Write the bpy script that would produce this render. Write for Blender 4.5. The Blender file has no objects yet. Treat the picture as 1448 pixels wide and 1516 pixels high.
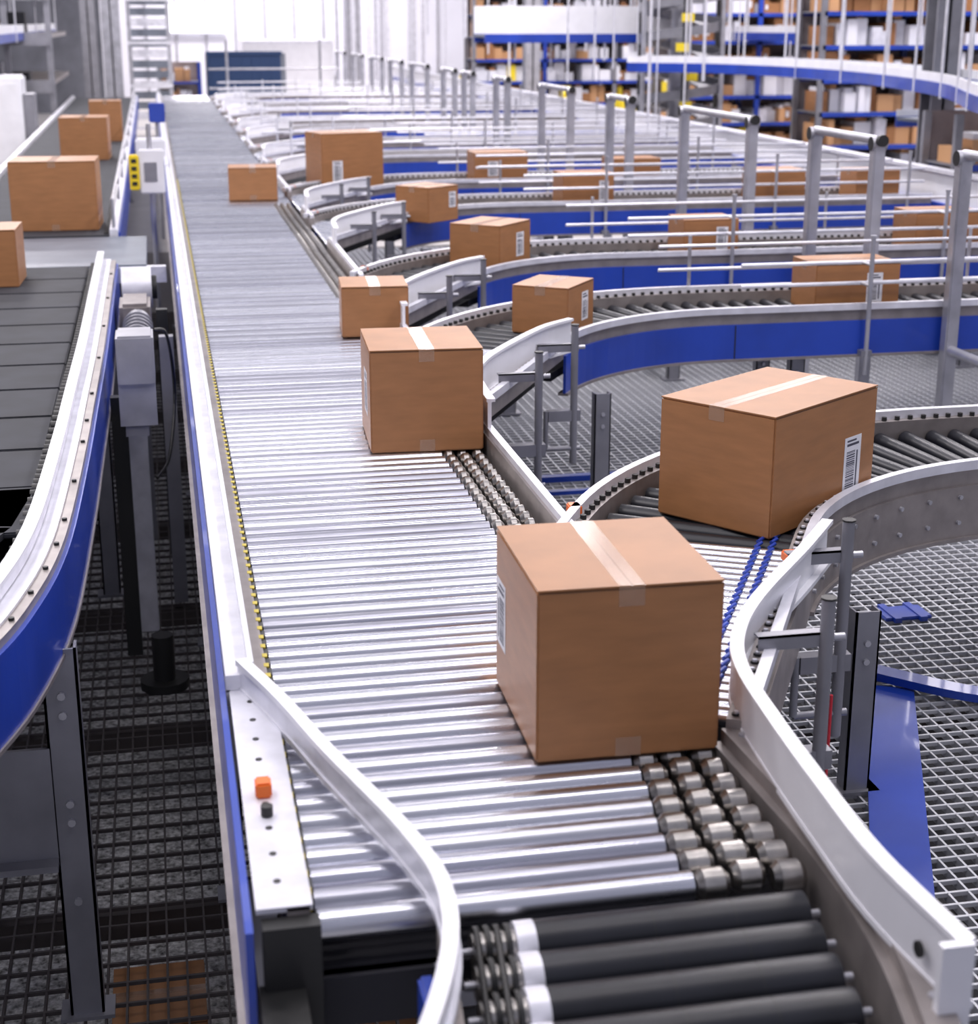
import bpy, math, random
from mathutils import Vector, Matrix
random.seed(7)
C=bpy.context.collection
# ---------------------------------------------------------------- materials
def mat(name,col,rough=.5,metal=0,var=0.0,scale=8,emit=0,bump=0,stretch=None,alpha=1,coat=0,rvar=0):
    m=bpy.data.materials.new(name); m.use_nodes=True; nt=m.node_tree; b=nt.nodes['Principled BSDF']
    b.inputs['Base Color'].default_value=(*col,1); b.inputs['Roughness'].default_value=rough; b.inputs['Metallic'].default_value=metal
    b.inputs['Coat Weight'].default_value=coat
    if alpha<1: b.inputs['Alpha'].default_value=alpha
    if emit: b.inputs['Emission Color'].default_value=(*col,1); b.inputs['Emission Strength'].default_value=emit
    if var or bump:
        tc=nt.nodes.new('ShaderNodeTexCoord'); mp=nt.nodes.new('ShaderNodeMapping'); n=nt.nodes.new('ShaderNodeTexNoise')
        n.inputs['Scale'].default_value=scale; n.inputs['Detail'].default_value=5
        if stretch: mp.inputs['Scale'].default_value=stretch
        nt.links.new(tc.outputs['Object'],mp.inputs[0]); nt.links.new(mp.outputs[0],n.inputs['Vector'])
        r=nt.nodes.new('ShaderNodeValToRGB'); r.color_ramp.elements[0].position=.3; r.color_ramp.elements[1].position=.7
        r.color_ramp.elements[0].color=(*[max(0,c*(1-var)) for c in col],1); r.color_ramp.elements[1].color=(*[min(1,c*(1+var)) for c in col],1)
        nt.links.new(n.outputs['Fac'],r.inputs[0]); nt.links.new(r.outputs[0],b.inputs['Base Color'])
        if rvar:
            mr=nt.nodes.new('ShaderNodeMapRange'); mr.inputs['From Min'].default_value=.3; mr.inputs['From Max'].default_value=.7
            mr.inputs['To Min'].default_value=rough+rvar; mr.inputs['To Max'].default_value=max(.05,rough-rvar)
            nt.links.new(n.outputs['Fac'],mr.inputs['Value']); nt.links.new(mr.outputs[0],b.inputs['Roughness'])
        if bump:
            bp=nt.nodes.new('ShaderNodeBump'); bp.inputs['Strength'].default_value=bump; bp.inputs['Distance'].default_value=.01
            nt.links.new(n.outputs['Fac'],bp.inputs['Height']); nt.links.new(bp.outputs[0],b.inputs['Normal'])
    return m
CARD=mat('cardboard',(.36,.162,.062),.46,var=.10,scale=7,stretch=(1,1,5))
CARD2=mat('cardboard_inner_seam',(.12,.06,.03),.9)
TAPE=mat('packing_tape',(.58,.38,.26),.16,var=.06,scale=20,alpha=.32)
TAN=mat('light_carton',(.60,.33,.16),.7)
PAPER=mat('label_paper',(.80,.80,.84),.5); INK=mat('label_ink',(.06,.06,.09),.6)
STEEL=mat('roller_steel',(.64,.65,.71),.26,1,var=.16,scale=3,stretch=(.6,13,3),rvar=.08)  # stretched tone noise: roller wear plus painted reflection lines
STEEL2=mat('roller_steel_dark_reflection',(.46,.465,.53),.29,1,var=.24,scale=3,stretch=(.6,13,3),rvar=.08)  # darker copy of the roller steel; paints in dim reflection stripes
STEELT=mat('roller_wheel_steel',(.42,.40,.38),.3,1,var=.2,scale=30)
BLK=mat('black_rubber_roller',(.008,.009,.014),.38,var=.3,scale=9)
DARK=mat('near_black_matte',(.014,.014,.02),.7)  # near black; sheets of it under the rollers stand in for gap shade
ALU=mat('rail_aluminium',(.72,.72,.78),.36,.25,var=.12,scale=12)
FRAME=mat('frame_steel',(.31,.28,.27),.45,.5,var=.18,scale=10)
BLUE=mat('blue_side_panel',(.012,.050,.38),.36,var=.16,scale=3,coat=.25)
WHITE=mat('white_guide',(.82,.82,.86),.35,var=.05,scale=5)
YEL=mat('yellow_guard',(.50,.40,.04),.5); ORG=mat('orange_sensor',(.85,.17,.02),.4); RED=mat('red_cord',(.6,.02,.04),.5)
YELB=mat('yellow_paint',(.85,.65,.02),.5)
GREY=mat('grey_post',(.26,.26,.29),.45,.5,var=.14,scale=6)
GALV=mat('railing_steel',(.47,.47,.51),.36,.6,var=.16,scale=7)
BELT=mat('grey_belt',(.020,.022,.030),.75,var=.3,scale=5); BELT2=mat('grey_plate',(.17,.19,.23),.42,.2,var=.12,scale=5)
GR_L=mat('grating_dark',(.075,.065,.065),.6,.3); GR_R=mat('grating_galvanised',(.56,.57,.60),.45,.3)  # one galvanised material twice; left copy has shadow put into its colour
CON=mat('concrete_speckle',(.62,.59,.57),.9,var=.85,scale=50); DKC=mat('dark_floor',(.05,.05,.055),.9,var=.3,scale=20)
FLR=mat('concrete_floor',(.55,.52,.50),.5,var=.08,scale=2)
WALL=mat('wall_panel',(.76,.76,.83),.7,var=.04,scale=1); WALLD=mat('wall_dark',(.16,.165,.19),.8,var=.2,scale=2); WALLM=mat('rack_backing',(.34,.29,.29),.8,var=.3,scale=2)
NAVY=mat('navy_paint',(.006,.035,.12),.5); BAG=mat('white_goods',(.80,.80,.86),.6); LITE=mat('bright_pane',(.95,.97,1),.5,emit=1.6)
CAPM=mat('black_cap',(.015,.015,.015),.5)
# ---------------------------------------------------------------- mesh builder
class MB:
    def __init__(s): s.v=[];s.f=[];s.mi=[];s.sm=[];s.mats=[]
    def m(s,mt):
        if mt not in s.mats: s.mats.append(mt)
        return s.mats.index(mt)
    def add(s,vs,fs,mt,smooth=False):
        o=len(s.v); s.v+=[tuple(p) for p in vs]; k=s.m(mt)
        for f in fs: s.f.append([i+o for i in f]); s.mi.append(k); s.sm.append(smooth)
    def box(s,a,b,mt):
        x0,y0,z0=a;x1,y1,z1=b
        s.add([(x0,y0,z0),(x1,y0,z0),(x1,y1,z0),(x0,y1,z0),(x0,y0,z1),(x1,y0,z1),(x1,y1,z1),(x0,y1,z1)],
              [(3,2,1,0),(4,5,6,7),(0,1,5,4),(1,2,6,5),(2,3,7,6),(3,0,4,7)],mt)
    def bevbox(s,a,b,mt,r=.006):
        import bmesh
        bm=bmesh.new(); bmesh.ops.create_cube(bm,size=1)
        for v in bm.verts: v.co=Vector([(a[i]+b[i])/2+v.co[i]*(b[i]-a[i]) for i in range(3)])
        bmesh.ops.bevel(bm,geom=bm.edges[:],offset=r,segments=2,affect='EDGES')
        bm.verts.index_update(); s.add([v.co for v in bm.verts],[[v.index for v in f.verts] for f in bm.faces],mt); bm.free()
    def cyl(s,p,q,r,mt,n=12,cap=None,r2=None):
        p=Vector(p);q=Vector(q);d=(q-p).normalized(); u=d.orthogonal().normalized(); w=d.cross(u); r2=r if r2 is None else r2
        vs=[]
        for k,(c,rr) in enumerate(((p,r),(q,r2))):
            for i in range(n):
                a=2*math.pi*i/n; vs.append(c+u*math.cos(a)*rr+w*math.sin(a)*rr)
        s.add(vs,[(i,(i+1)%n,n+(i+1)%n,n+i) for i in range(n)],mt,True)
        s.add(vs[:n],[list(range(n))[::-1]],cap or mt); s.add(vs[n:],[list(range(n))],cap or mt)
    def sweep(s,path,z0,z1,o0,o1,mt,smooth=False):
        A=off(path,o0);B=off(path,o1);n=len(path)
        zz=lambda i,z: z+(path[i][2] if len(path[i])>2 else 0)
        vs=[]
        for i in range(n): vs+=[(A[i][0],A[i][1],zz(i,z0)),(B[i][0],B[i][1],zz(i,z0)),(B[i][0],B[i][1],zz(i,z1)),(A[i][0],A[i][1],zz(i,z1))]
        fs=[]
        for i in range(n-1):
            a=4*i;b=a+4
            for k in range(4): fs.append((a+k,a+(k+1)%4,b+(k+1)%4,b+k))
        fs+=[(3,2,1,0),(4*n-4,4*n-3,4*n-2,4*n-1)]
        s.add(vs,fs,mt,smooth)
    def tube(s,pts,r,mt,n=8):
        for a,b in zip(pts,pts[1:]): s.cyl(a,b,r,mt,n)
    def ob(s,name,parent=None,loc=None,rot=0):
        me=bpy.data.meshes.new(name); me.from_pydata(s.v,[],s.f)
        for m_ in s.mats: me.materials.append(m_)
        me.polygons.foreach_set('material_index',s.mi); me.polygons.foreach_set('use_smooth',s.sm); me.update()
        o=bpy.data.objects.new(name,me); C.objects.link(o)
        if parent: o.parent=parent
        if loc: o.location=loc
        o.rotation_euler[2]=rot
        return o
def empty(name,loc=(0,0,0)):
    e=bpy.data.objects.new(name,None); C.objects.link(e); e.location=loc; e.empty_display_size=.1; return e
def off(path,o):
    n=len(path);out=[]
    for i in range(n):
        a=Vector(path[max(0,i-1)][:2]);b=Vector(path[i][:2]);c=Vector(path[min(n-1,i+1)][:2])
        d1=(b-a) if i>0 else (c-b); d2=(c-b) if i<n-1 else (b-a)
        d1.normalize();d2.normalize(); t=(d1+d2).normalized(); nn=Vector((-t.y,t.x)); k=max(.5,nn.dot(Vector((-d1.y,d1.x))))
        out.append((b.x+nn.x*o/k,b.y+nn.y*o/k))
    return out
def smooth(pts,k=6):
    P=[Vector(p) for p in pts]; P=[P[0]*2-P[1]]+P+[P[-1]*2-P[-2]]; out=[]
    for i in range(1,len(P)-2):
        for j in range(k):
            t=j/k; a,b,c,d=P[i-1:i+3]
            out.append(tuple(.5*((2*b)+(c-a)*t+(2*a-5*b+4*c-d)*t*t+(3*b-a-3*c+d)*t**3)))
    out.append(tuple(P[-2])); return out
# ---------------------------------------------------------------- cartons
def carton(x,y,z,w,d,h,rot=0,seam='y',label='front',name='cardboard_box',lp=(.74,.45),ls=(.055,.17)):
    b=MB(); b.bevbox((0,0,0),(w,d,h-.004),CARD,.005)
    g=.002; t=.028
    if seam=='y':
        b.box((.001,.001,h-.004),(w/2-g,d-.001,h),CARD); b.box((w/2+g,.001,h-.004),(w-.001,d-.001,h),CARD); b.box((w/2-g,.004,h-.0039),(w/2+g,d-.004,h-.0035),CARD2)
        b.box((w/2-t,-.0006,h+.0001),(w/2+t,d+.0006,h+.0008),TAPE)
        b.box((w/2-t,-.0009,h-.045),(w/2+t,-.0002,h-.001),TAPE); b.box((w/2-t,-.0009,.002),(w/2+t,-.0002,.045),TAPE)
        b.box((.003,-.0005,h-.0085),(w-.003,-.0001,h-.006),CARD2)
    else:
        b.box((.001,.001,h-.004),(w-.001,d/2-g,h),CARD); b.box((.001,d/2+g,h-.004),(w-.001,d-.001,h),CARD); b.box((.004,d/2-g,h-.0039),(w-.004,d/2+g,h-.0035),CARD2)
        b.box((-.0006,d/2-t,h+.0001),(w+.0006,d/2+t,h+.0008),TAPE)
        b.box((-.0009,d/2-t,h-.045),(-.0002,d/2+t,h-.001),TAPE)
        b.box((.003,-.0005,h-.0085),(w-.003,-.0001,h-.006),CARD2)
    def lab(q,W_):
        a=W_*lp[0]; c=h*lp[1]; lw,lh=ls; lh=min(lh,h*.6)
        q(a-lw/2,c-lh/2,a+lw/2,c+lh/2,.0003,.001,PAPER)
        v=c-lh/2+.012
        while v<c+lh/2-.045:
            tt=random.choice((.0018,.003,.0045)); q(a-lw*.36,v,a+lw*.15,v+tt,.001,.0013,INK); v+=tt+random.choice((.002,.0035))
        q(a-lw*.36,c+lh/2-.03,a+lw*.36,c+lh/2-.022,.001,.0013,INK); q(a-lw*.36,c+lh/2-.016,a+lw*.2,c+lh/2-.01,.001,.0013,INK)
        q(a+lw*.24,c-lh/2+.015,a+lw*.32,c+lh/2-.05,.001,.0013,INK)
    if label=='front': lab(lambda u0,v0,u1,v1,e0,e1,m: b.box((u0,-e1,v0),(u1,-e0,v1),m),w)
    if label=='left': lab(lambda u0,v0,u1,v1,e0,e1,m: b.box((-e1,u0,v0),(-e0,u1,v1),m),d)
    return b.ob(name,loc=(x,y,z),rot=rot)
ZR=.8
dg=math.radians
carton(.71,2.99,ZR+.001,.40,.45,.386,dg(-1),'y','left',lp=(.86,.50),ls=(.10,.16))
carton(1.745,4.33,ZR+.001,.60,.42,.38,dg(36),'x','front',lp=(.77,.36),ls=(.10,.20))
carton(.70,5.57,ZR+.001,.41,.44,.377,dg(-3),'y','left',lp=(.45,.5),ls=(.13,.16))
carton(.85,7.80,ZR+.001,.33,.34,.25,dg(-4),'y','left')
carton(1.945,7.60,ZR+.001,.37,.30,.24,dg(55),'x','front',lp=(.65,.5),ls=(.09,.15))
carton(2.06,9.78,ZR+.001,.42,.36,.28,dg(50),'x','front',lp=(.65,.5),ls=(.10,.15))
carton(3.40,7.98,ZR+.001,.48,.34,.26,0,'x','front',lp=(.7,.5),ls=(.09,.17))
carton(3.36,10.10,ZR+.001,.38,.34,.25,0,'x','front',lp=(.7,.5),ls=(.08,.15))
carton(.60,14.25,ZR+.001,.42,.36,.28,dg(-3),'y','none')
carton(1.50,15.10,ZR+.001,.62,.42,.50,dg(16),'x','front',lp=(.25,.3),ls=(.10,.2))
carton(2.03,12.30,ZR+.001,.36,.34,.27,dg(40),'x','front',lp=(.8,.6),ls=(.08,.12))
carton(3.30,13.12,ZR+.001,.44,.36,.28,0,'x','front',lp=(.8,.5),ls=(.08,.16))
carton(2.95,15.18,ZR+.001,.52,.38,.30,0,'x','front',lp=(.35,.5),ls=(.1,.14))
carton(5.0,13.12,ZR+.001,.44,.36,.28,0,'x','none'); carton(4.3,15.2,ZR+.001,.5,.36,.22,0,'x','none')
carton(5.0,10.1,ZR+.001,.5,.36,.26,0,'x','none'); carton(5.7,10.1,ZR+.001,.4,.36,.26,0,'x','none')
carton(4.75,8.0,ZR+.001,.5,.36,.24,0,'x','none'); carton(5.1,5.0,ZR+.001,.5,.36,.24,0,'x','none'); carton(5.9,13.1,ZR+.001,.4,.36,.26,0,'x','none')
carton(-1.06,12.25,ZR+.021,.62,.5,.50,dg(-2),'y','none')
carton(-1.03,18.6,ZR+.021,.52,.5,.46,dg(-2),'y','none'); carton(-.80,21.5,ZR+.021,.4,.4,.5,0,'y','none')
carton(-1.24,9.63,ZR+.021,.42,.4,.33,dg(-2),'y','none')
# ---------------------------------------------------------------- laterals
CX,CY0,R1,R2,ANG=2.85,3.68,1.2,1.82,62
XE=6.55
def edge(dy,R,xe=XE,ext=True,n=18):
    P=[(xe,CY0+dy+R),(CX+.6,CY0+dy+R)]
    for i in range(n+1):
        a=dg(90+ANG*i/n); P.append((CX+R*math.cos(a),CY0+dy+R*math.sin(a)))
    if ext:
        x,y=P[-1]; L=(x-1.14)/math.sin(dg(28)) ; P.append((x-L*math.cos(dg(62)),y-L*math.sin(dg(62))))
    return P
DYS=[0,3.0,5.1,8.15,10.2,13.2,15.3,18.3,20.4,23.4,25.5,28.5]
def lateral(k,dy):
    e=empty('curved_roller_conveyor',(0,0,0)); far=k>=5
    n=8 if far else 14; r=.028; zc=ZR-r
    b=MB(); cy=CY0+dy; pitch=.092 if not far else .12
    x=CX
    while x<XE-.05: b.cyl((x,cy+R1+.01,zc),(x,cy+R2-.01,zc),r,BLK,n); x+=pitch
    st=pitch/1.5; a=st
    while a<dg(ANG):
        q=dg(90)+a; c,s=math.cos(q),math.sin(q); b.cyl((CX+(R1+.01)*c,cy+(R1+.01)*s,zc),(CX+(R2-.01)*c,cy+(R2-.01)*s,zc),r,BLK,n,r2=r*1.12); a+=st
    q=dg(90+ANG); c,s=math.cos(q),math.sin(q); P=Vector((CX+R1*c,cy+R1*s)); d=Vector((-math.sin(dg(28)),-math.cos(dg(28)))); nn=Vector((c,s))
    t=.03
    rr=.019; pw=.05 if not far else .1
    while True:
        p=P+d*t; 
        if p.x<1.20: break
        L=.61
        if p.x+nn.x*L<1.15: L=(1.15-p.x)/nn.x
        q2=p+nn*L; q1=p+nn*.015
        b.cyl((q1.x,q1.y,ZR-rr),(q2.x,q2.y,ZR-rr),rr,STEEL,n); t+=pw
    b.ob('rollers',e)
    if not far:
        b=MB()
        for o in (.06,.10):
            t=-.12
            while t<1.2:
                p=P+d*t+nn*o
                if p.x<1.2: break
                p2=P+d*(t+.042)+nn*(o+.012); b.cyl((p.x,p.y,ZR+.002),(p2.x,p2.y,ZR+.002),.006,BLUE if k<3 else CAPM,6); t+=.05
        b.ob('drive_rings',e)
    b=MB(); ne=edge(dy,R1); fe=edge(dy,R2)
    pan=[(CX+(R1+R2)/2*math.cos(dg(90+ANG*i/14)),cy+(R1+R2)/2*math.sin(dg(90+ANG*i/14))) for i in range(15)]
    b.sweep([(XE,cy+1.51)]+pan,.66,.70,-.3,.3,DARK)  # dark sheet added below so the roller gaps look shaded
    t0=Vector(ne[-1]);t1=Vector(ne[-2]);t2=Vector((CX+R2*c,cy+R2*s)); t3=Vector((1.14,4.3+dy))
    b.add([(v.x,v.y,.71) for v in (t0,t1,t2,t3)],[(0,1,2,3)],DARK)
    b.ob('gap_shade_pan',e)
    b=MB()
    side=FRAME if k==0 else BLUE
    b.sweep(ne,.77,.842,.0,.045,FRAME); b.sweep(ne,.842,.852,.0,.046,FRAME); b.sweep(ne,.842,.875,.034,.062,ALU)
    b.sweep(ne[:-1] if k else ne,.60,.785,.045,.058,side)
    b.sweep(ne[:-1],.592,.605,.02,.07,FRAME)
    b.sweep(fe,.76,.842,-.045,-.0,FRAME); b.sweep(fe,.842,.875,-.062,-.034,ALU); b.sweep(fe,.60,.785,-.058,-.045,BLUE)
    if not far:
        for path,o in ((ne,.018),(fe,-.018)):
            pp=off(path,o)
            for (x0,y0),(x1,y1) in zip(pp,pp[1:]):
                L=math.hypot(x1-x0,y1-y0); m_=max(1,int(L/.05))
                for i in range(m_):
                    u=(i+.5)/m_; b.cyl((x0+(x1-x0)*u,y0+(y1-y0)*u,.842),(x0+(x1-x0)*u,y0+(y1-y0)*u,.857),.010,CAPM,6)
                    if path is ne: b.cyl((x0+(x1-x0)*u,y0+(y1-y0)*u,.857),(x0+(x1-x0)*u,y0+(y1-y0)*u,.862),.006,ALU,6)
        if k==0:
            pp=off(ne,.058)
            for (x0,y0),(x1,y1) in list(zip(pp[1:],pp[2:]))[::2]:
                xm,ym=(x0+x1)/2,(y0+y1)/2; dx,dy_=x1-x0,y1-y0; L=math.hypot(dx,dy_); nx,ny=-dy_/L,dx/L
                for zz in (.66,.75): b.cyl((xm,ym,zz),(xm+nx*.01,ym+ny*.01,zz),.008,GALV,8)
        else:
            for xx in (2.9,4.5): b.box((xx,cy+R1-.0605,.605),(xx+.006,cy+R1-.057,.782),CAPM)
    b.ob('side_rails',e)
    b=MB()
    if k==0: gp=[(1.80,4.06),(1.64,3.84),(1.38,3.50),(1.25,3.28),(1.185,3.08),(1.155,2.8),(1.135,2.5),(1.125,2.25),(1.145,1.97)]
    else: gp=[(1.84,4.16+dy),(1.66,3.98+dy),(1.40,3.58+dy),(1.25,3.30+dy),(1.175,3.06+dy),(1.15,2.8+dy),(1.14,2.6+dy)]
    gp=smooth(gp,5); ht=.936 if k==0 else .965
    b.sweep(gp,.835,ht,-.004,.010,WHITE); b.sweep(gp,ht,ht+.012,-.008,.024,WHITE); b.sweep(gp,.822,.835,-.006,.03,WHITE)
    for (x,y) in ((1.80,3.90),(1.50,3.33)) if not far else ((1.8,3.9),):
        b.cyl((x,y+dy,.35),(x,y+dy,.99),.017,GREY,10); b.cyl((x,y+dy,.99),(x,y+dy,.995),.02,CAPM,8)
        b.box((x-.17,y+dy+.0,.90),(x+.02,y+dy+.035,.905),GREY); b.box((x-.17,y+dy+.0,.87),(x+.02,y+dy+.006,.905),GREY)
        b.cyl((x-.16,y+.01+dy,.888),(x+.05,y+.01+dy,.888),.01,GALV,8); b.box((x-.12,y+dy-.012,.55),(x+.03,y+dy+.03,.60),GREY)
        b.cyl((x-.13,y+dy,.42),(x+.03,y+dy,.42),.012,GREY,8); b.cyl((x-.13,y+dy,.42),(x-.13,y+dy,.60),.012,GREY,8)
    if k==0:
        b.box((1.105,1.955,.80),(1.16,1.972,.948),WHITE); b.cyl((1.118,2.06,.88),(1.124,2.06,.88),.014,CAPM,10)
    b.ob('infeed_guide',e)
    b=MB()
    for (x,y) in ((2.02,4.22),(3.3,4.95),(3.3,5.45),(5.4,4.95),(5.4,5.45)):
        y+=dy; b.box((x-.04,y-.03,0),(x+.04,y-.022,.60),GREY); b.box((x-.04,y-.03,0),(x-.034,y+.03,.60),GREY); b.box((x+.034,y-.03,0),(x+.04,y+.03,.60),GREY)
        b.box((x-.07,y-.05,0),(x+.07,y+.05,.012),GREY)
        for zz in (.5,.44): b.cyl((x,y-.03,zz),(x,y-.038,zz),.01,GALV,8)
    b.box((3.28,4.97+dy,.25),(3.32,5.42+dy,.29),GREY)
    b.ob('support_legs',e)
    if k>0:
        b=MB(); y=4.78+dy
        for x in (3.62,5.1,6.3): b.cyl((x,y,.5),(x,y,1.22),.013,GALV,8); b.cyl((x,y,1.22),(x,y,1.235),.018,GALV,8); b.box((x-.03,y-.01,.6),(x+.03,y+.11,.63),GREY)
        for zz in (.97,1.08): b.cyl((2.95,y+.12,zz),(6.5,y+.12,zz),.011,ALU,8)
        for x in (3.62,5.1): b.cyl((x,y,.97),(x,y+.13,.97),.009,GALV,6); b.cyl((x,y,1.08),(x,y+.13,1.08),.009,GALV,6)
        y2=5.60+dy
        for x in (2.9,4.6,6.0): b.cyl((x,y2,.6),(x,y2,1.15),.011,GALV,8)
        for zz in (.97,1.1): b.cyl((2.7,y2-.06,zz),(6.5,y2-.06,zz),.010,ALU,8)
        if far:
            for x in (1.5,2.2): b.cyl((x,y2-.3,.6),(x,y2-.3,1.15),.012,ALU,8)
            b.cyl((1.3,y2-.3,1.1),(3,y2-.1,1.1),.014,ALU,8); b.cyl((1.3,y2-.3,.96),(3,y2-.1,.96),.014,ALU,8)
        b.ob('guard_pipes',e)
    b=MB(); b.bevbox((1.66,3.98+dy,.845),(1.70,4.03+dy,.875),ORG,.004); b.bevbox((1.18,4.55+dy,.845),(1.22,4.6+dy,.875),ORG,.004); b.ob('photo_eyes',e)
for k,dy in enumerate(DYS): lateral(k,dy)
# ---------------------------------------------------------------- main conveyor
YEND=35
ZL=-.6   # level of the lower grating on the left
M=empty('roller_conveyor')
b=MB(); y=2.50
while y<YEND:
    pit=.073 if y<12 else .1; r=.0285 if y<12 else .036
    n=24 if y<6 else 14 if y<12 else 8
    wheels=(y<3.02) or (4.55<y<5.75) or (6.3<y<7.6) or (9.0<y<14)
    xr=1.115; ST=STEEL2 if random.random()<.38 else STEEL
    dz=random.uniform(-.0015,0)
    if wheels:
        w0=.90+.02*math.sin(y*9) if y<3.02 else .955
        b.cyl((.20,y,ZR-r+dz),(w0,y,ZR-r+dz),r,ST,n)
        seg=(xr-w0)/3
        for i in range(3):
            a0=w0+seg*i+.006; a1=a0+seg-.012; rr=r
            mid=y+(.012 if i%2 else -.004)
            b.cyl((a0,mid,ZR-r),(a0+.012,mid,ZR-r),rr*.7,STEELT,n,r2=rr*1.10); b.cyl((a0+.012,mid,ZR-r),(a1-.012,mid,ZR-r),rr*1.10,STEELT,n); b.cyl((a1-.012,mid,ZR-r),(a1,mid,ZR-r),rr*1.10,STEELT,n,r2=rr*.7)
    else: b.cyl((.20,y,ZR-r+dz),(xr,y,ZR-r+dz),r,ST,n)
    y+=pit
b.ob('silver_rollers',M)
b=MB(); b.box((.16,2.45,.66),(1.14,YEND,.70),DARK); b.ob('gap_shade_pan',M)  # added dark sheet, paints the shade between main rollers
b=MB()
b.box((.145,2.46,.70),(.185,YEND,.835),FRAME)
b.box((.085,3.42,.835),(.150,YEND,.875),ALU); b.box((.085,3.42,.80),(.095,YEND,.84),ALU); b.box((.137,3.42,.875),(.150,YEND,.905),ALU)
b.box((.092,2.46,.828),(.190,3.42,.838),ALU)
b.box((.070,2.40,.50),(.084,YEND,.83),BLUE); b.box((.055,2.4,.49),(.10,YEND,.505),FRAME)
y=2.5
while y<16: b.box((.180,y,.80),(.192,y+.022,.836),YEL); b.box((.172,y+.022,.79),(.197,y+.062,.832),CAPM); y+=.062
for i in range(10): b.cyl((.135,2.55+i*.1,.838),(.135,2.55+i*.1,.8395),.007,CAPM,8)
b.box((.10,2.42,.60),(.20,2.46,.82),CAPM); b.box((.09,2.30,.56),(.17,2.44,.70),CAPM)
b.bevbox((.118,2.87,.838),(.150,2.91,.870),ORG,.004); b.cyl((.135,2.80,.84),(.135,2.80,.86),.012,CAPM,10)
b.ob('left_frame',M)
b=MB()
segs=[(4.30+DYS[i],3.0+DYS[i+1]) for i in range(len(DYS)-1)]
for a,c in segs:
    if c-a<.2: continue
    b.box((1.125,a,.76),(1.165,c,.845),FRAME); b.box((1.135,a,.845),(1.160,c,.868),ALU); b.box((1.165,a,.60),(1.178,c,.785),BLUE)
fr=smooth([(1.13,3.02),(1.14,2.8),(1.15,2.5),(1.13,2.2),(1.08,1.95),(1.0,1.65),(.93,1.4)],5)
b.sweep(fr,.62,.800,-.02,.03,FRAME); b.sweep(fr,.80,.83,.0,.055,FRAME)
for i in range(1,len(fr)-1,2): b.cyl((fr[i][0]+.03,fr[i][1],.83),(fr[i][0]+.03,fr[i][1],.835),.009,GALV,8)
b.ob('right_frame',M)
b=MB()
for y in (2.9,5.0,7.4,10,13,16,20,25,30):
    for x,z0 in ((.12,ZL if y<17 else 0),(1.04,0)):
        b.box((x-.035,y-.03,z0),(x+.035,y-.022,.66),GREY); b.box((x-.035,y-.03,z0),(x-.029,y+.03,.66),GREY); b.box((x+.029,y-.03,z0),(x+.035,y+.03,.66),GREY); b.box((x-.06,y-.05,z0),(x+.06,y+.05,z0+.012),GREY)
    b.box((.15,y-.01,.3),(1.0,y+.02,.34),GREY)
b.ob('support_legs',M)
# ---------------------------------------------------------------- black-roller discharge section
D=empty('rubber_roller_conveyor')
b=MB()
for i in range(10):
    y=2.385-.1*i; r=.044; z=ZR-r; xr=1.065-.012*i if i<3 else 1.03-.035*(i-3); x0=.455-.012*i
    b.cyl((x0+.11,y,z),(xr,y,z),r,BLK,28)
    for f in (.42,.72): b.cyl((x0+.11+(xr-x0-.11)*f,y,z),(x0+.11+(xr-x0-.11)*f+.002,y,z),r*1.01,CAPM,28)
    b.cyl((x0+.075,y,z),(x0+.11,y,z),r*1.03,ALU,24); b.cyl((x0,y,z),(x0+.075,y,z),r*.72,STEELT,20)
    for j in range(4):
        a=x0+.004+j*.018; b.cyl((a,y,z),(a+.009,y,z),r*.98,CAPM,20)
    b.cyl((x0-.02,y,z),(xr+.03,y,z),.008,GALV,8)
for i in range(9):
    y=2.385-.1*i
    for j in (0,2):
        a=.455-.012*i+.008+j*.018
        for zz in (ZR-.002,ZR-.084): b.cyl((a,y,zz),(a-.012,y-.1,zz),.005,CAPM,8)
b.ob('black_rollers',D)
b=MB(); b.sweep([(.42,2.42),(.40,2.2),(.33,1.4)],.55,.80,-.02,.0,FRAME); b.box((.40,1.4,.60),(1.05,2.42,.62),DARK)
b.box((.20,2.44,.60),(.42,2.47,.70),DARK); b.bevbox((.355,2.22,.60),(.385,2.36,.74),BLUE,.006)
b.ob('frame',D)
b=MB(); gl=smooth([(.125,3.44),(.20,3.20),(.27,2.93),(.35,2.66),(.385,2.52),(.405,2.40),(.400,2.27),(.375,2.15),(.335,2.03),(.29,1.92),(.2,1.7)],4)
b.sweep(gl,.845,.893,-.012,.006,ALU); b.sweep(gl,.893,.907,-.016,.012,WHITE); b.sweep(gl,.832,.845,-.016,.016,ALU)
b.cyl((.372,2.2,.6),(.372,2.2,.86),.012,GREY,10)
b.ob('side_guide',D)
# ---------------------------------------------------------------- left belt conveyor
L=empty('belt_conveyor')
lr=smooth([(-.29,10.5),(-.29,9),(-.29,7.6),(-.30,6.4),(-.305,5.8),(-.32,4.95),(-.34,4.52),(-.38,4.18),(-.45,3.84),(-.60,3.42),(-.86,3.02),(-1.2,2.7),(-1.7,2.5)],5)
b=MB()
b.sweep(lr,.85,.895,-.095,-.075,ALU); b.sweep(lr,.885,.897,-.11,-.07,WHITE); b.sweep(lr,.80,.838,-.10,.0,FRAME); b.sweep(lr,.838,.846,-.10,-.03,ALU)
b.sweep(lr,.585,.815,.0,.014,BLUE); b.sweep(lr,.575,.587,-.04,.02,FRAME)
pr=off(lr,-.016)
for i in range(2,len(lr)-1,3):
    for p in (pr[i],): b.cyl((p[0],p[1],.838),(p[0],p[1],.846),.008,CAPM,8)
b.ob('side_rail',L)
b=MB()
y=10.4
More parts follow.
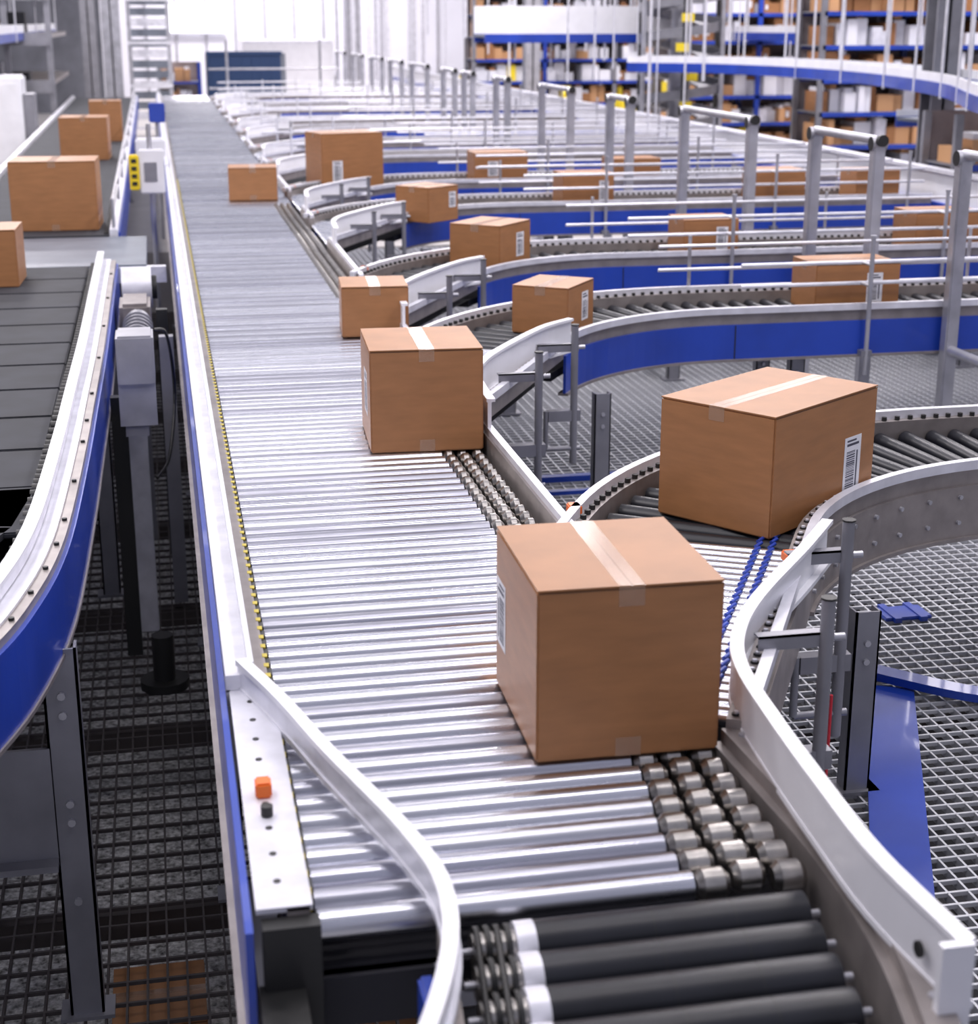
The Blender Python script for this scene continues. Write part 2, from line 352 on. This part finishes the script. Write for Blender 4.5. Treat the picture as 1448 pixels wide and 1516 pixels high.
while y>5.3:
    b.bevbox((-1.35,y-.50,.80),(-.455,y-.014,.82),BELT,.005); y-=.51
cxx,cyy=-2.6,5.3
for i in range(12):
    a0=-dg(12*i); a1=a0-dg(11.7)
    vs=[]
    for z in (.80,.82):
        for j,(rr,aa) in enumerate(((1.25,a0),(2.145,a0),(2.145,a1),(1.25,a1))): vs.append((cxx+rr*math.cos(aa),cyy+rr*math.sin(aa),z))
    b.add(vs,[(3,2,1,0),(4,5,6,7),(0,1,5,4),(1,2,6,5),(2,3,7,6),(3,0,4,7)],BELT)
b.ob('belt_pads',L)
b=MB(); be=off(lr,-.13)
for (x0,y0),(x1,y1) in zip(be,be[1:]):
    Ls=math.hypot(x1-x0,y1-y0); m_=max(1,int(Ls/.06))
    for i in range(m_):
        u=(i+.5)/m_; x,y=x0+(x1-x0)*u,y0+(y1-y0)*u; b.cyl((x-.025,y,.81),(x+.02,y,.81),.020,CAPM,10,GREY)
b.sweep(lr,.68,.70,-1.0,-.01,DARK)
b.ob('chain_rollers',L)
b=MB(); b.bevbox((-1.6,10.45,.76),(-.10,11.9,.812),BELT2,.005); b.box((-1.6,10.42,.70),(.02,10.5,.80),ALU)
b.box((-1.5,11.92,.78),(-.36,34,.82),BELT); b.box((-.36,11.92,.80),(-.30,34,.86),ALU); b.box((-.30,11.92,.55),(-.285,34,.84),BLUE)
b.box((-1.58,11.92,.80),(-1.52,34,.86),ALU)
for z in (.98,1.06): b.cyl((-.33,12,z),(-.33,33,z),.012,GALV,8)
for y in range(12,34,2): b.cyl((-.33,y,.84),(-.33,y,1.07),.012,GALV,8)
y=12
while y<33.8: b.box((-.40,y,.821),(-.37,y+.05,.83),CAPM); y+=.1
b.ob('transfer_bed',L)
b=MB()
def leg(b,x,y,z1,w=.045,d=.035,z0=0):
    b.box((x-w,y-d,z0),(x+w,y-d+.01,z1),GREY); b.box((x-w,y-d,z0),(x-w+.008,y+d,z1),GREY); b.box((x+w-.008,y-d,z0),(x+w,y+d,z1),GREY); b.box((x-w-.03,y-d-.02,z0),(x+w+.03,y+d+.02,z0+.012),GREY)
leg(b,-.355,4.40,.60,.05,z0=ZL); leg(b,-.36,8.2,.66,z0=ZL); leg(b,-1.3,6.5,.66,z0=ZL); leg(b,-.4,12,.6,z0=ZL); leg(b,-.4,15,.6,z0=ZL); leg(b,-.4,22,.7); leg(b,-.4,30,.7)
b.box((-1.3,4.36,-.05),(-.40,4.375,.30),GREY); b.box((-1.3,4.31,-.07),(-.40,4.375,-.05),GREY); b.box((-1.3,4.34,.28),(-.60,4.375,.30),GREY)
for z in (.16,.09): b.cyl((-.59,4.36,z),(-.59,4.352,z),.025,CAPM,12)
for z in (.46,.40,.12,.06,-.2): b.cyl((-.355,4.365,z),(-.355,4.355,z),.012,GALV,8)
b.ob('support_legs',L)
# drive unit between the lines
V=empty('drive_motor_unit'); b=MB()
b.bevbox((-.22,7.6,ZL),(-.12,7.72,.80),ALU,.006); b.bevbox((-.22,6.97,.78),(-.06,7.2,1.0),GALV,.01); b.box((-.22,6.99,.60),(-.06,7.0,.80),GALV); b.box((-.20,7.0,.55),(-.10,7.7,.62),GREY)
b.cyl((-.24,9.6,.80),(-.07,9.6,.80),.12,ALU,24); b.cyl((-.07,9.6,.80),(-.04,9.6,.80),.07,CAPM,16); b.bevbox((-.25,9.0,.55),(-.08,9.4,.80),FRAME,.02)
b.cyl((-.15,8.2,.72),(-.15,8.9,.72),.07,GREY,20)
for i in range(6): b.cyl((-.15,8.25+i*.1,.72),(-.15,8.27+i*.1,.72),.082,GREY,20)
b.tube(smooth([(-.06,7.4,.95),(-.0,7.5,.9),(.02,7.6,.6),(-.02,7.4,.35),(-.08,7.2,.3)],6),.008,CAPM,6)
b.box((-.04,8.0,ZL),(.03,8.07,.8),GREY); b.box((-.27,7.3,ZL),(-.20,7.36,.66),CAPM); b.box((-.24,9.1,ZL),(-.12,9.2,.6),GREY); b.box((-.05,8.8,ZL),(.01,8.86,.8),CAPM)
b.cyl((-.1,6.9,ZL),(-.1,6.9,ZL+.25),.05,CAPM,12); b.cyl((-.1,6.9,ZL),(-.1,6.9,ZL+.04),.11,CAPM,14)
b.ob('housing',V)
V=empty('control_panel'); b=MB()
b.cyl((-.05,13.6,ZL),(-.05,13.6,1.5),.02,GALV,10); b.bevbox((-.14,13.5,.95),(.06,13.6,1.30),WHITE,.01); b.bevbox((-.22,13.48,.98),(-.14,13.58,1.26),YELB,.01)
for i in range(4): b.box((-.20,13.472,1.02+i*.06),(-.16,13.48,1.05+i*.06),CAPM)
b.box((-.1,13.49,1.05),(.0,13.5,1.2),GREY); b.bevbox((-.05,18,1.25),(.12,18.2,1.45),BLUE,.01); b.cyl((.03,18.1,0),(.03,18.1,1.3),.02,GALV,8)
b.bevbox((-.2,17,.95),(.1,17.2,1.15),WHITE,.02); b.cyl((-.05,17.1,.0),(-.05,17.1,1),.02,GALV,8)
b.ob('panel',V)
I=empty('vertical_lift'); b=MB()
for x in (-.42,.42):
    for y in (37,38): b.box((x-.04,y-.04,0),(x+.04,y+.04,7),GALV)
for i in range(30): b.box((-.40,37.3,.2+i*.22),(.40,37.34,.36+i*.22),BELT2 if i%3 else ALU)
for i in range(7): b.box((-.46,36.94,.9*i),(.46,36.98,.9*i+.06),ALU)
b.ob('mast',I)
# ---------------------------------------------------------------- safety railing
RY=[(6.75,7.76),(8.8,9.72),(10.85,12.35),(13.85,14.5),(15.95,17.2),(18.95,19.6),(21.1,21.7),(22.4,23.3),(24.7,26.2),(27.3,28.6),(29.7,31.1),(32.5,34),(35.5,37)]
X=4.08; ZT=1.65
S=empty('safety_railing'); b=MB()
for y0,y1 in RY:
    for y in (y0,y1):
        b.bevbox((X-.036,y-.036,0),(X+.036,y+.036,ZT-.03),GALV,.008); b.box((X-.09,y-.09,0),(X+.09,y+.09,.015),GALV)
        b.cyl((X-.045,y,ZT-.03),(X+.045,y,ZT-.03),.04,GALV,16,CAPM)
    b.cyl((X,y0,ZT-.01),(X,y1,ZT-.01),.026,GALV,12)
    b.cyl((X,y0-.07,ZT-.01),(X,y0-.04,ZT-.01),.034,CAPM,12)
b.cyl((X,6.75,.62),(X,7.76,.62),.028,GALV,12)
b.ob('posts_and_rails',S)
T=empty('trunk_conveyor'); b=MB()
b.box((6.60,4,.62),(6.63,46,1.05),WHITE); b.box((6.57,4,.70),(6.60,46,.80),BLUE); b.box((6.63,4,.72),(7.3,46,.78),BELT2); b.box((7.3,4,.6),(7.34,46,.95),ALU); b.box((6.56,4,1.05),(6.66,46,1.08),ALU)
for y in range(5,46,3):
    for x in (6.65,7.3): b.box((x-.04,y-.04,0),(x+.04,y+.04,.62),GREY)
b.ob('frame',T)
# ---------------------------------------------------------------- overhead conveyors
def overhead(path,z,w,hh,rods=True,name='overhead_conveyor',side=BLUE):
    e=empty(name); b=MB()
    b.sweep(path,z,z+.04,-w/2,w/2,BELT2); b.sweep(path,z-.08,z+.05,-w/2-.03,-w/2,side); b.sweep(path,z-.08,z+.05,w/2,w/2+.03,side)
    b.sweep(path,z+.05,z+.08+hh,-w/2-.02,-w/2,WHITE); b.sweep(path,z+.05,z+.08+hh,w/2,w/2+.02,WHITE)
    if rods:
        acc=0
        for p,q in zip(path,path[1:]):
            acc+=math.hypot(q[0]-p[0],q[1]-p[1])
            if acc>1.1:
                acc=0
                for s in (-1,1): b.cyl((q[0]+s*w*.55,q[1]+.05,z-.1),(q[0]+s*w*.55,q[1]+.05,6.5),.014,ALU,6)
    b.ob('frame',e)
overhead([(5.0,25.3),(6,25.3),(7,25.3),(8.1,25.3)],2.05,.8,.38)
overhead(smooth([(7.0,23.6),(8.1,22.6),(8.6,20.5),(8.5,18),(7.9,15),(6.9,12.4),(6.3,10.5)],5),1.66,.55,.06)
overhead(smooth([(8.6,40),(9.2,34),(10.2,28),(11.2,24.6),(12.8,22.2),(15,21.2)],5),2.05,.6,.08)
overhead([(9,30.5),(11,30.5),(13,30.5),(16,30.5)],1.55,.6,.08)
overhead([(9,18.6),(11,18.9),(14,19.2)],1.12,.5,.05)
overhead([(-2.6,24),(-2.6,28),(-2.6,33),(-2.6,40)],2.05,.9,.1)
b=MB()
for i in range(60):
    x=random.uniform(5.2,15); y=random.uniform(15 if x>7.6 else 20,36)
    b.cyl((x,y,random.choice((.9,1.5,1.7,2.0))),(x,y,6.5),random.choice((.010,.014,.02)),ALU,6)
for i in range(14):
    x=random.uniform(4.5,8); y=random.uniform(38,50); b.box((x-.05,y-.05,0),(x+.05,y+.05,6),ALU)
b.ob('hanger_rods')
# ---------------------------------------------------------------- spiral
SP=empty('spiral_conveyor',(7.9,24.2,0)); b=MB(); b.cyl((0,0,0),(0,0,5),.16,GALV,16)
N=24*9
for i in range(N):
    a0=2*math.pi*i/24;a1=2*math.pi*(i+1)/24; z0=.4+i*.45/24; z1=.4+(i+1)*.45/24
    vs=[]
    for a,z in ((a0,z0),(a1,z1)):
        c,s=math.cos(a),math.sin(a); vs+=[(.3*c,.3*s,z),(.62*c,.62*s,z),(.64*c,.64*s,z),(.64*c,.64*s,z+.14),(.62*c,.62*s,z+.14),(.62*c,.62*s,z+.03),(.3*c,.3*s,z+.03)]
    b.add(vs,[(k,(k+1)%7,7+(k+1)%7,7+k) for k in range(7)],GREY)
for i in range(6):
    a=i*math.pi/3+.3; b.box((.68*math.cos(a)-.03,.68*math.sin(a)-.03,0),(.68*math.cos(a)+.03,.68*math.sin(a)+.03,5),GALV if i%2 else CAPM)
for i in range(7): b.box((-.3+.08*(i%3),-.72,.6+i*.42),(-.12+.08*(i%3),-.68,.72+i*.42),YELB)
b.ob('tower',SP)
# ---------------------------------------------------------------- racks
def rack(x0,x1,y,z0,zs,depth,name='pallet_rack',dens=.96,bg=True):
    e=empty(name); b=MB(); bays=max(1,int((x1-x0)/1.5)); bw=(x1-x0)/bays
    top=zs[-1]+.5
    for i in range(bays+1):
        for yy in (y,y+depth): b.box((x0+i*bw-.04,yy-.03,0),(x0+i*bw+.04,yy+.03,top),BLUE if i%2 else GREY)
    for z in zs:
        b.box((x0,y-.03,z-.06),(x1,y,z),BLUE); b.box((x0,y+depth,z-.06),(x1,y+depth+.03,z),BLUE); b.box((x0,y,z-.02),(x1,y+depth,z),GREY)
    b.box((x0,y+depth+.05,0),(x1,y+depth+.07,top),WALLM)
    b.ob('frame',e); b=MB()
    for z in zs:
        x=x0+.08; kind=random.choice((0,1)); 
        while x<x1-.3:
            if random.random()<.12: kind=1-kind
            w=random.uniform(.08,.26); h=random.uniform(.14,.38)
            if random.random()<dens:
                m_=random.choice((CARD,CARD,TAN,TAN,TAN,BAG) if kind else (BAG,BAG,BAG,TAN,CARD,ALU,BAG)); yy=y+random.uniform(.02,.25)
                if random.random()<.035: m_=YELB
                b.box((x,yy,z),(x+w,y+depth*.8,z+h),m_)
                if random.random()<.4: b.box((x+.02,yy+.05,z+h),(x+w*.8,y+depth*.7,z+h+.06),random.choice((CARD,BAG,TAN)))
                if m_ is CARD and random.random()<.5: b.box((x+w*.2,yy-.01,z+h*.3),(x+w*.6,yy,z+h*.7),PAPER)
            x+=w+random.uniform(.0,.04)
    b.ob('stored_cartons',e)
Z6=[.12,.58,1.04,1.50,1.96,2.42,2.88]
rack(9.3,16,22.1,0,Z6,.9); rack(8.8,20,27.5,0,Z6,.9); rack(6.8,24,35,0,Z6+[3.34],.9); rack(8.6,12,41,0,[.2,.8,1.4,2.0,2.6,3.2],1)
rack(7.9,10.3,15.2,0,[.12,.5,.9],.7)
rack(8.4,9.4,10.3,0,[.1,.45,.8],.7)
rack(.2,1.3,46,0,[.15,.7],.8)
for (x,y) in ((7.75,27),(7.6,30),(7.5,40)):
    b=MB(); b.cyl((0,0,0),(0,0,1.0),.10,YELB,16); b.cyl((0,0,1.0),(0,0,1.05),.10,YELB,16,r2=.04); b.cyl((0,0,.6),(0,0,.7),.103,CAPM,16); b.ob('bollard',loc=(x,y,0))
b=MB(); b.bevbox((0,0,0),(1.85,1.4,1.5),NAVY,.03)
for i in range(7): b.box((.12+i*.25,-.03,.12),(.22+i*.25,0,1.4),NAVY)
b.box((-.03,-.05,1.46),(1.88,0,1.55),NAVY); b.ob('waste_container',loc=(1.4,42.5,0))
b=MB(); b.box((0,0,0),(2.6,2,1.75),WHITE); b.box((0,-.02,1.65),(2.6,0,1.75),ALU); b.box((.6,-.02,.3),(1.2,0,1.4),BELT2); b.ob('electrical_cabinet',loc=(2.6,48,0))
b=MB(); b.cyl((1.6,36,0),(1.6,36,1.9),.03,GALV,8)
b.cyl((3.6,36,0),(3.6,36,1.9),.03,GALV,8)
for z in (.9,1.3): b.cyl((1.2,36,z),(4,36,z),.02,GALV,8)
b.ob('guard_rail')
b=MB(); b.bevbox((0,0,0),(1.2,1.0,1.55),WHITE,.03); b.box((.05,-.02,.1),(.57,0,1.45),WHITE); b.box((.62,-.02,.1),(1.15,0,1.45),WHITE); b.box((.5,-.035,.8),(.54,-.02,1.0),CAPM); b.box((1.2,.2,.2),(1.35,.8,1.3),GREY)
b.ob('machine_cabinet',loc=(-3.0,24,0))
b=MB(); b.box((0,0,0),(.5,.06,1.9),NAVY); b.box((.1,-.01,.2),(.4,0,1.7),DARK); b.ob('cabinet_door',loc=(-3.35,20,0))
def column(x,y,w=.16,mt=GALV):
    b=MB(); b.box((x-w,y-w,0),(x+w,y-w+.03,7),mt); b.box((x-w,y+w-.03,0),(x+w,y+w,7),mt); b.box((x-.015,y-w,0),(x+.015,y+w,7),mt); b.box((x-w-.08,y-w-.08,0),(x+w+.08,y+w+.08,.03),mt); b.ob('steel_column')
column(-.75,35,.18); column(-3.2,28,mt=GREY); column(-3.6,22,.12,GREY); column(-1.3,38,mt=GREY); column(8.3,16.5,.14,GREY); column(7.6,33,.15); column(12.5,20.3,.12); column(5.3,44,.15)
b=MB()
for z in (1.2,2.0,2.75):
    b.box((-7,30,z),(-1.7,36,z+.08),FRAME); b.box((-7,29.9,z-.12),(-1.7,30,z+.1),GREY)
    for i in range(10): b.box((-6.6+i*.46,30.3,z+.08),(-6.25+i*.46,30.8,z+.08+random.uniform(.1,.4)),random.choice((DARK,GREY,CARD,WALLD,BLUE)))
for i in range(8): b.box((-6.8+i*.72,29.95,0),(-6.7+i*.72,30.05,4),GREY)
b.ob('mezzanine')
# ---------------------------------------------------------------- room shell
b=MB(); b.box((-10,52,-1.3),(40,52.3,9),WALL)
x=-10
while x<40: b.box((x,51.94,0),(x+.06,52,9),GALV); x+=.9
b.ob('wall_back')
b=MB(); b.box((-10.3,-2,-1.3),(-10,52,9),WALLD); b.ob('wall_left')
b=MB(); b.box((-10,44,0),(-1.2,44.2,9),WALLD); b.ob('wall_partition')
b=MB(); b.box((.6,51.85,1.95),(2.3,51.93,2.75),LITE); b.box((.55,51.8,1.9),(2.35,51.93,1.95),ALU); b.ob('window_1')
b=MB()
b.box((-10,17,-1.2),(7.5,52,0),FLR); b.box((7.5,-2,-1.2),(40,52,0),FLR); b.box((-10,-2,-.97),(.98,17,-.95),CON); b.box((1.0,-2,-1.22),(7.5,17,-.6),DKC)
b.ob('floor')
def grating(x0,x1,y0,y1,mt,px,py,z=0,step=1.25,name='floor_grating'):
    b=MB(); x=x0
    while x<x1: b.box((x,y0,z-.03),(x+.007,y1,z-.002),mt); x+=px
    y=y0
    while y<y1: b.box((x0,y,z-.014),(x1,y+.009,z-.001),mt); y+=py
    y=y0
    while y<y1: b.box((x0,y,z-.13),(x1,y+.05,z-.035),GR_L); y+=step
    b.ob(name)
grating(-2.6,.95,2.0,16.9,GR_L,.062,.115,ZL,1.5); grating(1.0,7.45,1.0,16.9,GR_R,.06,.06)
for (x,y,w) in ((-.30,4.50,.30),(.30,4.42,.42)): carton(x,y,-.949,w,.35,.20,0,'x','none')
b=MB(); b.sweep([(2.47,4.92),(1.83,3.45)],.004,.012,-.085,.085,BLUE); b.ob('blue_belt_strip')
b=MB(); b.sweep(smooth([(2.32,5.16),(2.5,4.95),(2.75,4.72),(3.2,4.5),(3.8,4.4)],5),.02,.05,-.04,.04,BLUE); b.ob('blue_cable_duct')
b=MB(); b.bevbox((2.75,5.55,.0),(2.95,5.68,.015),BLUE,.004); b.box((2.78,5.53,.0),(2.81,5.70,.02),BLUE); b.box((2.89,5.53,.0),(2.92,5.70,.02),BLUE); b.ob('blue_plate')
b=MB(); b.box((1.8,7.78,.0),(2.9,7.83,.03),BLUE); b.box((1.75,7.55,.0),(2.9,7.58,.02),BLUE); b.ob('blue_floor_rail')
b=MB(); b.tube([(1.70,3.72,.02),(1.71,3.74,.55)],.005,RED,8); b.ob('red_pull_cord')
# ---------------------------------------------------------------- lights & world
w=bpy.data.worlds.new('w'); bpy.context.scene.world=w; w.use_nodes=True
bg=w.node_tree.nodes['Background']; bg.inputs[0].default_value=(.80,.81,1.0,1); bg.inputs[1].default_value=.50
def area(loc,sx,sy,p,col=(1,.94,.95)):
    l=bpy.data.lights.new('ceiling_and_fill_light','AREA'); l.shape='RECTANGLE'; l.size=sx; l.size_y=sy; l.energy=p; l.color=col
    o=bpy.data.objects.new('ceiling_and_fill_light',l); C.objects.link(o); o.location=loc
for y,p in ((1.5,110),(4.2,200),(7,220),(10,240),(13.5,290),(17.5,350),(22,420),(28,560),(35,700)):
    area((-2.3,y,6.2),1.1,.9,p*.52); area((4.6,y+1.2,6.2),1.1,.9,p*.57)
for y,p in ((2.5,62),(5.2,44),(8.5,20),(12,14),(16,14),(22,18),(29,24)): area((.9,y,6.4),3.2,.6,p)  # fill strips added above the main line for roller and box-top highlights
for y in (19,25,30,42): area((12,y,7),5,3,640)  # added fill to brighten the racks on the right
area((3,48,7),8,2,1100)
# ---------------------------------------------------------------- camera
cam=bpy.data.cameras.new('camera'); co=bpy.data.objects.new('camera',cam); C.objects.link(co)
cam.sensor_fit='HORIZONTAL'; cam.sensor_width=36; cam.lens=36*2370/1448
th=math.atan(728/2370); ph=math.atan(505*math.cos(th)/2370)
co.location=(0,0,2.3); co.rotation_euler=(math.pi/2-th,0,-ph)
cam.dof.use_dof=True; cam.dof.focus_distance=5.0; cam.dof.aperture_fstop=4.0
cam.clip_end=200
bpy.context.scene.camera=co
bpy.context.scene.view_settings.view_transform='Standard'
